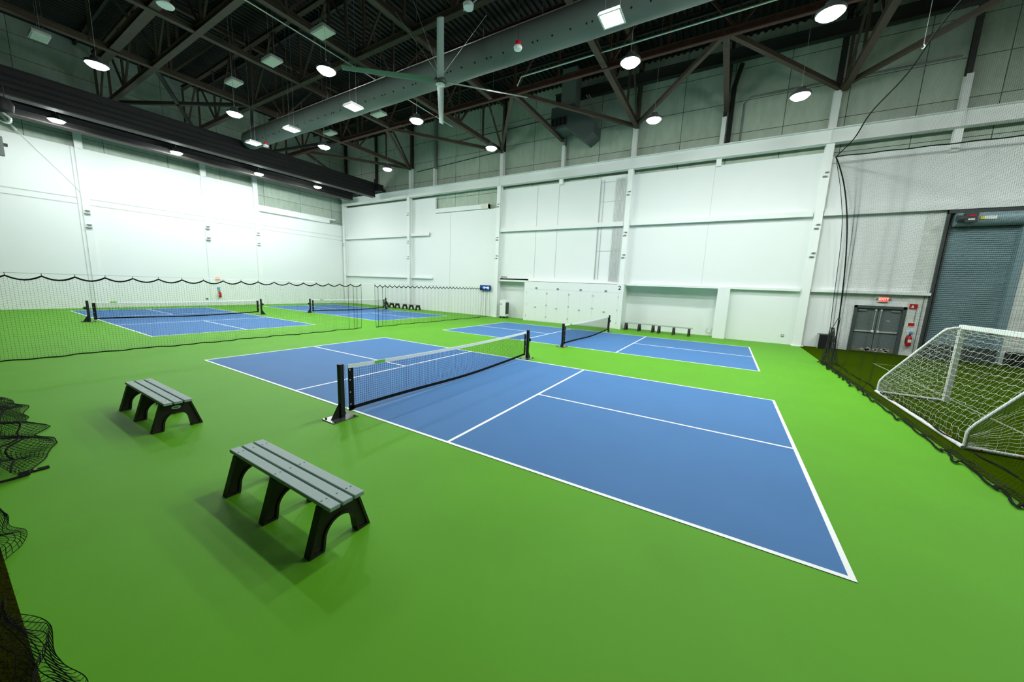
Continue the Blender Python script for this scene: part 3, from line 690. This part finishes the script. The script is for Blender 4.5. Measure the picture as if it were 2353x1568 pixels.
# black bin by the column
bb = thing('black_cabinet','black cabinet standing on the turf between the white column and the gathered net','cabinet',(9.75,18.3,.012))
MB().box(9.5,18.05,.02,10.0,18.55,.68).build('body','black',bb,bevel=.01); MB().box(9.5,18.05,.68,10.0,18.55,.70).build('lid','darkgrey',bb); MB().box(9.48,18.07,.02,9.5,18.53,.68).build('side_panel','steel',bb)
# outlets
for x, y, z, lb in ((8.15,18.6,.45,'small outlet box low on the white wall beside the column on the turf edge'),(-27.59,7.15,.5,'small grey outlet on the end wall below the divider net')):
    o = thing('outlet', lb, 'outlet', (x,y,z))
    if x > 0: MB().box(x-.06,y-.03,z-.06,x+.06,y+.02,z+.06).build('box','steel',o,bevel=.005); MB().box(x-.03,y-.034,z-.03,x+.03,y-.03,z+.03).build('cover','labelw',o)
    else: MB().box(x,y-.07,z-.05,x+.03,y+.07,z+.05).build('box','midgrey',o); MB().box(x+.03,y-.04,z-.03,x+.034,y+.04,z+.03).build('cover','darkgrey',o)
hs = thing('coiled_hose','short white cable loop low on the pier of the recess','cable',(4.75,19.2,.3)); MB().tube([(4.72,19.27,.42),(4.7,19.2,.3),(4.8,19.18,.24),(4.95,19.2,.3),(4.99,19.27,.42)],.018,6).build('loop','steel',hs)
# conduits beside the middle column
for i in range(7):
    xx = -.98+i*.085; o = tag(MB().cyl((xx,18.557,2.9),(xx,18.557,9.0),.018,8).build('conduit','conduit'),'thin white vertical conduit in the row beside the column over the storage closet','conduit','row of vertical conduits')
lad = thing('conduit_rack','white rack frame with cross bars around the row of conduits','rack',(-1.4,18.55,3)); 
for z in (8.85,7.7,4.75): MB().box(-1.92,18.578,z,-.42,18.598,z+.035).build('cross_bar','groove',lad)
for xx in (-1.9,-1.72): MB().box(xx,18.56,3,xx+.03,18.59,9.0).build('upright','conduit',lad)
# beige ducts above the low panel, and the white roll on the end wall
bd = thing('beige_duct','long beige boxed duct lying on top of the white panel below the runway girder','duct',(-13,18.55,7.93)); MB().box(-15.5,18.45,7.95,-10.3,18.78,8.28).build('casing','labelw',bd,bevel=.02); MB().box(-10.9,18.44,7.94,-10.3,18.79,8.30).build('end_section','beige',bd)
wr = thing('white_duct','white boxed duct lying along the top of the end wall near the corner','duct',(-27.4,13.5,7.5)); MB().box(-27.75,10.95,7.5,-27.4,16.9,7.85).build('casing','white',wr,bevel=.03); MB().box(-27.78,10.98,7.85,-27.6,17.6,8.0).build('flange','offwhite',wr)
# small signs in the alcove
sg = thing('sign_strip','small grey sign strip above the alcove with the air purifier','sign',(-8.8,18.58,2.98))
for i,(a,w) in enumerate(((-9.0,.16),(-8.8,.12),(-8.62,.1))): MB().box(a,18.57,2.95,a+w,18.6,3.04).build('plate','midgrey',sg)

# ================================================================== ROOF STEEL
ZB, ZT = 11.7, 14.75
def truss_y(x, y0, y1, lb, step=2.35, m='truss'):
    t = thing('roof_truss', lb, 'truss', (x,y0,ZB), 'roof trusses running from wall to wall')
    MB().ibeam((x,y0,ZB),(x,y1,ZB),.24,.24,.03).build('bottom_chord',m,t)
    MB().ibeam((x,y0,ZT),(x,y1,ZT),.22,.24,.03).build('top_chord',m,t)
    n = max(2, int((y1-y0)/step)); ys = [y1-(y1-y0)*i/n for i in range(n+1)]
    for i, y in enumerate(ys): MB().bar((x,y,ZB),(x,y,ZT),.10,.10).build('vertical',m,t)
    for i in range(n):
        a, b = (ZB,ZT) if i%2 == 0 else (ZT,ZB); MB().bar((x,ys[i],a),(x,ys[i+1],b),.09,.09).build('diagonal',m,t)
def truss_x(y, x0, x1, lb, m='truss', w=.22, step=2.3):
    t = thing('roof_truss', lb, 'truss', (x0,y,ZB), 'roof trusses running lengthwise')
    MB().ibeam((x0,y,ZB),(x1,y,ZB),w,w,.03).build('bottom_chord',m,t)
    MB().ibeam((x0,y,ZT-.1),(x1,y,ZT-.1),.2,.2,.03).build('top_chord',m,t)
    n = int((x1-x0)/step); xs = [x0+(x1-x0)*i/n for i in range(n+1)]
    for xx in xs: MB().bar((xx,y,ZB),(xx,y,ZT-.1),.09,.09).build('vertical',m,t)
    for i in range(n):
        a, b = (ZB,ZT-.1) if i%2 == 0 else (ZT-.1,ZB); MB().bar((xs[i],y,a),(xs[i+1],y,b),.08,.08).build('diagonal',m,t)
truss_y(-18.3,-14,18.5,'brown roof truss meeting the long wall above the far wall benches')
truss_y(-9.2,-8,18.5,'brown roof truss meeting the long wall above the wall clock')
truss_y(0.0,-4,18.5,'brown roof truss meeting the long wall above the storage closet')
truss_y(8.95,2,18.5,'brown roof truss meeting the long wall above the turf edge column')
truss_x(12.2,-27.6,14,'rust red roof truss running lengthwise closest to the long wall','rust')
truss_x(6.85,-27.6,8,'brown roof truss running lengthwise behind the grey duct')
truss_x(2.9,-27.6,4,'brown roof truss running lengthwise on the camera side of the ceiling fan')
for i,(a,b,lb) in enumerate((((-13.4,-6,ZB),(-13.4,12.2,ZB),'slim brown purlin between the trusses over the far courts'),((-5.8,1,ZB),(-5.8,12.2,ZB),'slim brown purlin crossing above the ceiling fan'),
    ((4.4,12.2,ZB),(4.4,18.5,ZB),'short brown tie running from the post with the black pipe'),((-4.6,12.2,ZB),(-4.6,18.5,ZB),'short brown tie running past the air handler'),
    ((-20.5,1.62,ZB+.1),(-5,1.62,ZB+.1),'heavy brown twin beam crossing the dark corner above the bridge crane'))):
    tag(MB().ibeam(a,b,.22 if i<4 else .3,.2 if i<4 else .3,.03).build('roof_tie','truss'), lb, 'beam')
# flat bracing between column heads and the rust truss
BR = [((-18.4,18.4),(-13.8,12.2)),((-9.25,18.4),(-13.8,12.2)),((-9.25,18.4),(-4.6,12.2)),((-0.1,18.4),(-4.6,12.2)),((-0.1,18.4),(4.4,12.2)),((8.75,18.4),(4.4,12.2)),((8.75,18.4),(13.2,12.2)),((-27.4,18.4),(-22.9,12.2)),((-18.4,18.4),(-22.9,12.2))]
nm = ['far bench column','clock column from the corner side','clock column towards the fan','closet column towards the fan','closet column towards the black pipe','turf edge column towards the black pipe','turf edge column towards the roller door','corner column','far bench column from the crane side']
for ((xa,ya),(xb,yb)), s_ in zip(BR,nm):
    tag(MB().bar((xa,ya,ZB+.02),(xb,yb,ZB+.02),.17,.17).build('roof_brace','truss'), 'slanting brown brace at the head of the '+s_, 'brace', 'flat braces along the long wall')
for (a,b,lb) in (((-18.3,2.9,ZB),(-27.6,7.6,ZB),'dark brace from the truss to the end wall post by the small exit sign'),((-18.3,6.85,ZB),(-27.6,1.8,ZB),'dark brace from the truss to the end wall post by the far net'),
                 ((-18.3,6.85,ZB),(-27.6,10.8,ZB),'dark brace from the truss to the end wall where the lining steps'),((-18.3,12.2,ZB),(-27.6,10.8,ZB),'dark brace from the rust truss to the end wall')):
    tag(MB().bar(a,b,.16,.16).build('roof_brace','trussdark'), lb, 'brace', 'braces to the end wall')
tag(MB().ibeam((-5.2,18.35,14.1),(X1,18.35,14.1),.3,.55,.04).build('eaves_beam','trussdark'),'dark deep beam running lengthwise along the top of the long wall','beam')
for a in range(9):
    y = -6+a*2.75
    tag(MB().ibeam((-28,y,14.98),(14,y,14.98),.12,.2,.02).build('purlin','trussdark'),'dark purlin directly under the corrugated roof deck','purlin','purlins under the roof deck')
# pipes under the roof
for (pts,r,m,lb) in (([(-3.9,11.45,11.5),(-3.6,11.3,11.75),(14,11.3,11.75)],.035,'steel','pale sprinkler pipe running lengthwise below the deck, bent down at the fan end'),
                     ([(-12,11.9,11.45),(14,11.9,11.45)],.03,'rust','thin reddish sprinkler pipe parallel to the pale pipe'),
                     ([(-9.5,-6,11.5),(-9.5,13.5,11.5)],.022,'steel','thin white conduit running from wall to wall over the far net gap'),
                     ([(4.62,18.55,9.97),(4.62,18.55,12.75),(4.85,18.4,13.7)],.11,'black','thick black pipe rising beside the slim post'),
                     ([(5.15,18.85,9.98),(5.15,18.85,12.0),(5.4,18.85,12.25),(12.5,18.85,12.25)],.045,'midgrey','grey conduit bending from the runway girder along the concrete'),
                     ([(-18,18.86,11.5),(-9.5,18.86,11.9)],.03,'darkgrey','thin dark conduit on the concrete behind the far lamp'),
                     ([(-13.5,18.86,13.2),(-4,18.86,13.35)],.03,'darkgrey','upper thin dark conduit on the concrete above the clock column')):
    tag(MB().tube(pts,r,8).build('pipe',m,smooth=True), lb, 'pipe')

# ================================================================== DUCT
DY, DZ, DR = 7.95, 10.72, .50
du = thing('air_duct','big round grey air duct hanging lengthwise under the roof','duct',(-6,DY,DZ))
mb = MB(); rings = []
x = -21.25
pts = []; rs = []
while x < 9.0:
    pts.append((x,DY,DZ)); rs.append(DR+.006*math.sin(x*2.1)); x += .55
mb.tube(pts, rs, 40); mb.build('tube','duct',du,smooth=True)
for i in range(10):
    xx = -20.5+i*3.05; MB().tube([(xx-.01,DY,DZ),(xx+.01,DY,DZ)],DR+.010,40).build('seam_ring','duct',du,smooth=True)
cnt = 0
for i in range(44):
    xx = -19.5+i*.62
    for k in ((0,) if i%3 else (-.09,.09)):
        t = math.radians(222); c = Vector((xx+k,DY+DR*math.cos(t),DZ+DR*math.sin(t))); nrm = Vector((0,math.cos(t),math.sin(t)))
        if cnt < 60: MB().cyl(c-nrm*.02,c+nrm*.014,.028,10).build('air_hole','hole',du); cnt += 1
MB().cyl((-21.2,DY-.12,DZ+DR+.06),(9,DY-.12,DZ+DR+.06),.022,6).build('hanging_rail','steel',du)
mb = MB()
for i in range(46):
    xx = -21+i*.64; mb.box(xx-.012,DY-.14,DZ+DR-.06,xx+.012,DY-.1,DZ+DR+.07)
mb.build('rail_clip','steel',du)
mb = MB()
for i in range(12): xx = -20+i*2.4; mb.cyl((xx,DY-.12,DZ+DR+.06),(xx,DY-.12,11.62),.008,5)
mb.build('hanger_rod','steel',du)

# ================================================================== LAMPS
HB = [(-14.54,.3,'lit high bay lamp over the dark edge, above the end of the bridge crane girder'),(-23.7,.58,'lit high bay lamp below the bridge crane, above the end wall post nearest the hook'),
      (-14.4,4.37,'lit high bay lamp close to the bridge crane, above the divider net'),(-7.33,4.32,'lit high bay lamp between the fan and the unlit fixtures'),
      (-23.97,5.11,'lit high bay lamp below the bridge crane, second along from the hook'),(-23.97,9.55,'lit high bay lamp below the bridge crane, third along from the hook'),
      (-23.3,13.4,'lit high bay lamp below the bridge crane, closest to the white corner'),(-14.4,8.54,'lit high bay lamp below the end of the grey duct'),
      (-14.23,12.66,'lit high bay lamp in front of the concrete, beside the bridge crane end'),(-7.3,8.5,'lit high bay lamp just under the fan blade and duct'),
      (-6.03,12.57,'lit high bay lamp above the clock column'),(2.03,8.56,'lit high bay lamp beside the square panel light of the near court'),
      (2.02,12.88,'lit high bay lamp above the recess bench'),(6.91,8.83,'lit high bay lamp highest up beside the net cable'),(6.92,13.19,'lit high bay lamp in front of the concrete near the turf edge column'),
      (2.03,4.33,'lit high bay lamp over the net of the near court'),(6.9,4.33,'lit high bay lamp over the baseline of the near court'),
      (12.6,9.0,'added unseen high bay lamp over the turf behind the goal mouth'),(17.5,13.0,'added unseen high bay lamp over the far turf by the long wall'),(14.0,10.8,'added unseen high bay lamp over the turf in front of the roller door')]  # the lamps over the turf are unseen, added to brighten that side
def highbay():
    l = thing('high_bay_lamp','','lamp',(0,0,0))
    MB().lathe((0,0,0),[(.30,-.0),(.32,.03),(.30,.09),(.17,.14),(.13,.26),(.05,.28)],28).build('housing','darkgrey',l,smooth=True)
    MB().lathe((0,0,0),[(.05,-.10),(.15,-.09),(.21,-.07),(.245,-.04),(.25,.0)],28).build('lens','lens',l)
    MB().tube([(0,0,.28),(.02,0,.33),(0,0,.38),(-.02,0,.33)],.008,5,closed=True).build('hook','steel',l)
    MB().cyl((0,0,.36),(0,0,5.69),.006,5).build('suspension_wire','steel',l)
    return l
hb = highbay()
for i,(x,y,lb) in enumerate(HB):
    o = hb if i == 0 else copy_tree(hb)
    o.location = (x,y,9.5); tag(o,lb,'lamp','lit high bay lamps')
def panel():
    l = thing('panel_light','','lamp',(0,0,0))
    MB().add([(-.30,-.30,0),(.30,-.30,0),(.30,.30,0),(-.30,.30,0),(-.27,-.27,.09),(.27,-.27,.09),(.27,.27,.09),(-.27,.27,.09)],[(4,5,6,7),(0,1,5,4),(1,2,6,5),(2,3,7,6),(3,0,4,7)]).build('housing','labelw',l)
    MB().add([(-.25,-.25,-.004),(.25,-.25,-.004),(.25,.25,-.004),(-.25,.25,-.004)],[(3,2,1,0)]).build('lens','lens2',l)
    MB().box(-.30,-.30,-.006,.30,-.25,.0).box(-.30,.25,-.006,.30,.30,0).box(-.30,-.25,-.006,-.25,.25,0).box(.25,-.25,-.006,.30,.25,0).build('rim','labelw',l)
    MB().cyl((-.2,0,.09),(-.2,0,5.69),.006,5).cyl((.2,0,.09),(.2,0,5.69),.006,5).build('suspension_wire','steel',l)
    return l
pl = panel()
for i,(x,y,lb) in enumerate(((2.02,6.48,'square lit panel light, the largest looking, in front of the duct over the near court'),(-8.84,6.42,'square lit panel light in front of the duct, on the far side of the fan'),
                             (-13.7,6.47,'square lit panel light in front of the duct, middle of the far three'),(-17.64,6.5,'square lit panel light at the far end of the duct'))):
    o = pl if i == 0 else copy_tree(pl)
    o.location = (x,y,9.5); tag(o,lb,'lamp','square panel lights below the duct')
def offlight():
    l = thing('unlit_fixture','','lamp',(0,0,0))
    MB().prism([(-.42,0),(.42,0),(.36,.14),(-.36,.14)],'y',-.24,.24).build('housing','lampcase',l,bevel=.02)
    e = MB().box(-.37,-.2,-.012,.37,.2,0).build('lens','offlens',l)
    mb = MB()
    for i in range(7): mb.box(-.36,-.18+i*.06-.004,-.016,.36,-.18+i*.06+.004,-.012)
    mb.build('louvre','lampcase',e)
    MB().cyl((-.2,0,.14),(-.2,0,4.09),.006,5).cyl((.2,0,.14),(.2,0,4.09),.006,5).build('suspension_wire','steel',l)
    return l
ol = offlight()
for i,(x,y,z,lb) in enumerate(((-8.08,4.72,11.1,'unlit rectangular fixture under the deck, above the lamp beside the fan'),(-11.7,4.74,11.1,'unlit rectangular fixture under the deck, in the middle of its row'),
                               (-15.17,4.75,11.1,'unlit rectangular fixture under the deck, over the bridge crane side'),(-11.54,9.88,11.1,'unlit rectangular fixture just below the grey duct'),
                               (-18.36,-.35,11.1,'unlit rectangular fixture in the dark corner at the frame edge'),(-16.4,10.2,11.1,'unlit rectangular fixture behind the far end of the duct'))):
    o = ol if i == 0 else copy_tree(ol)
    o.location = (x,y,z); tag(o,lb,'lamp','unlit rectangular fixtures under the roof')
# hanging red and white sounders
def sounder(x, y, z, lb):
    o = thing('pendant_detector', lb, 'detector', (x,y,z), 'red and white pendants')
    MB().lathe((x,y,z),[(.03,-.05),(.12,-.03),(.14,.03),(.12,.07)],18).build('dome','labelw',o,smooth=True)
    MB().lathe((x,y,z),[(.09,.07),(.09,.2),(.03,.24)],16).build('cap','red',o)
    MB().cyl((x,y,z+.24),(x,y,15.19),.008,5).build('cord','rust',o)
sounder(-1.2,7.0,9.95,'red and white pendant hanging in front of the duct beyond the fan')
sounder(-17.6,7.1,9.55,'red and white pendant hanging at the far end of the duct')
sp2 = thing('ceiling_speaker','pale oval speaker on the beam in the dark corner','speaker',(-11.6,1.44,11.1)); MB().lathe((-11.6,1.44,11.1),[(.22,0),(.24,.04),(.1,.16)],20).build('dome','labelw',sp2,smooth=True); MB().cyl((-11.6,1.44,11.2),(-11.6,1.44,11.75),.03,8).build('stem','midgrey',sp2)
cf = thing('ceiling_camera','pale round device on an arm under the deck above the fan','camera',(-2.7,6.3,11.2)); MB().lathe((-2.7,6.3,11.1),[(.03,0),(.16,.05),(.18,.15),(.1,.25)],16).build('housing','labelw',cf,smooth=True); MB().cyl((-2.9,6.3,11.15),(-2.2,6.3,11.35),.025,6).build('arm','steel',cf); MB().cyl((-2.7,6.3,11.35),(-2.7,6.3,11.6),.02,6).build('stem','midgrey',cf)

# ================================================================== CEILING FAN
FX, FY, FZ = -4.16, 6.61, 9.5
fan = thing('ceiling_fan','large four bladed industrial ceiling fan hanging in front of the duct','fan',(FX,FY,FZ))
MB().lathe((FX,FY,FZ),[(.10,-.10),(.2,-.08),(.22,0),(.2,.06),(.1,.1),(.1,.3)],24).build('motor_hub','darkgrey',fan,smooth=True)
MB().lathe((FX,FY,FZ-.1),[(.06,-.03),(.16,-.02),(.16,0)],20).build('hub_cover','steel',fan)
for a, R, tl_ in ((-47.6,3.15,.35),(131.7,3.45,.35),(221,3.3,-.35),(46,3.25,.35)):
    t = math.radians(a); d = Vector((math.cos(t),math.sin(t),0)); s_ = Vector((-math.sin(t),math.cos(t),0)); c_ = Vector((FX,FY,FZ))
    mb = MB(); w0, w1 = .13, .10; th = .012; vs = []
    pf = [(-1,0),(-.5,.022),(.2,.03),(1,.0),(.2,-.008),(-.5,-.01)]
    for r, w in ((.26,w0),(R,w1)):
        for u, h in pf: vs.append(c_+d*r+s_*(u*w*math.cos(.3))+Vector((0,0,h+u*w*math.sin(.3))))
    n = len(pf); mb.add(vs, [tuple(range(n)), tuple(range(2*n-1,n-1,-1))]+[(i,i+n,(i+1)%n+n,(i+1)%n) for i in range(n)])
    mb.build('blade','fan',fan)
MB().cyl((FX,FY,FZ+.3),(FX,FY,11.6),.04,10).build('down_rod','darkgrey',fan)
for a in (30,150,270,210):
    t = math.radians(a); MB().cyl((FX+.1*math.cos(t),FY+.1*math.sin(t),FZ+.25),(FX+1.6*math.cos(t),FY+1.6*math.sin(t),11.65),.006,5).build('guy_wire','steel',fan)

# ================================================================== AIR HANDLER on the long wall
ah = thing('air_handler','dark grey angled air handler box with a four slot grille by the concrete wall','duct',(-3.6,17.2,11.9))
MB().prism([(-4.75,11.75),(-3.75,11.75),(-2.6,10.85),(-2.05,11.2),(-2.05,11.75),(-3.3,12.95),(-4.75,12.95)],'y',16.9,18.2).build('casing','doorframe',ah)
MB().box(-4.72,16.86,11.85,-3.72,16.9,12.35).build('grille_frame','darkgrey',ah)
for i in range(4): MB().box(-4.68+i*.25,16.84,11.9,-4.5+i*.25,16.862,12.3).build('grille_slot','hole',ah)
MB().box(-4.3,17.2,12.95,-3.4,18.0,15.1).build('riser','midgrey',ah)
for d in (0,.14): tag(MB().cyl((-2.9+d,17.6,13.6),(-1.75+d,17.9,12.1),.03,8).build('pipe','steel'),'pale slanting pipe beside the air handler','pipe','pair of slanting pipes by the air handler')

# ================================================================== BRIDGE CRANE
bc = thing('bridge_crane','black overhead bridge crane spanning the hall above the far courts','crane',(-23.5,5,10))
for x, s_ in ((-21.9,1),(-25.0,0)):
    g = MB().box(x-.22,-22,9.56,x+.22,17.55,10.62).build('girder','crane',bc)
    MB().box(x-.26,-22,9.50,x+.27,17.55,9.56).build('bottom_flange','crane_lit',g)
    MB().box(x-.26,-22,10.62,x+.27,17.55,10.68).build('top_flange','crane',g)
    mb = MB()
    for z in (9.8,10.05,10.3): mb.cyl((x+.28,-22,z),(x+.28,17.4,z),.035,6)
    mb.build('cable_run','crane',g)
MB().box(-27.2,17.5,10.02,-21.2,18.05,10.55).build('end_truck','crane',bc)
mb = MB()
for xx in (-26.6,-25.0,-21.9,-21.5): mb.cyl((xx,17.9,10.15),(xx,18.4,10.15),.18,14)
mb.build('wheel','trussdark',bc)
wr_ = thing('wall_rod','thin slanting rod on the white end wall below the crane hook','rod',(-27.55,.5,8)); MB().cyl((-27.56,1.72,6.75),(-27.56,-.25,9.42),.012,6).cyl((-27.56,-.25,9.42),(-27.56,-.7,10.05),.05,6).build('rod','offwhite',wr_)
pc = thing('crane_pendant','grey control box hanging at the frame edge under the crane hook','control',(-20.35,-1.6,7.2)); MB().box(-20.45,-1.8,6.75,-20.25,-1.42,7.5).build('box','midgrey',pc,bevel=.02); MB().box(-20.45,-1.42,7.15,-20.25,-1.32,7.25).build('lever','darkgrey',pc); MB().cyl((-20.35,-1.65,7.5),(-20.35,-1.65,9.5),.02,6).build('cable','darkgrey',pc)
hk = thing('crane_hook','silver crane hook hanging from a black block at the frame edge','hook',(-20.35,-1.3,8.35))
HX, HY, HZ = -20.35, -1.30, 8.35
MB().lathe((HX,HY,HZ+.1),[(.1,0),(.28,.08),(.32,.35),(.22,.55),(.08,.6)],16).build('hook_block','crane',hk,smooth=True)
MB().tube([(HX,HY,HZ+.12)]+[(HX,HY+.16*math.cos(t),HZ-.12+.16*math.sin(t)) for t in [PI/2-.3-i*.45 for i in range(9)]],[.05]*7+[.045,.03,.02],8).build('hook','chrome',hk,smooth=True)
MB().cyl((HX,HY-.1,HZ+.7),(HX,HY-.1,9.5),.012,6).cyl((HX,HY+.1,HZ+.7),(HX,HY+.1,9.5),.012,6).build('rope','trussdark',hk)
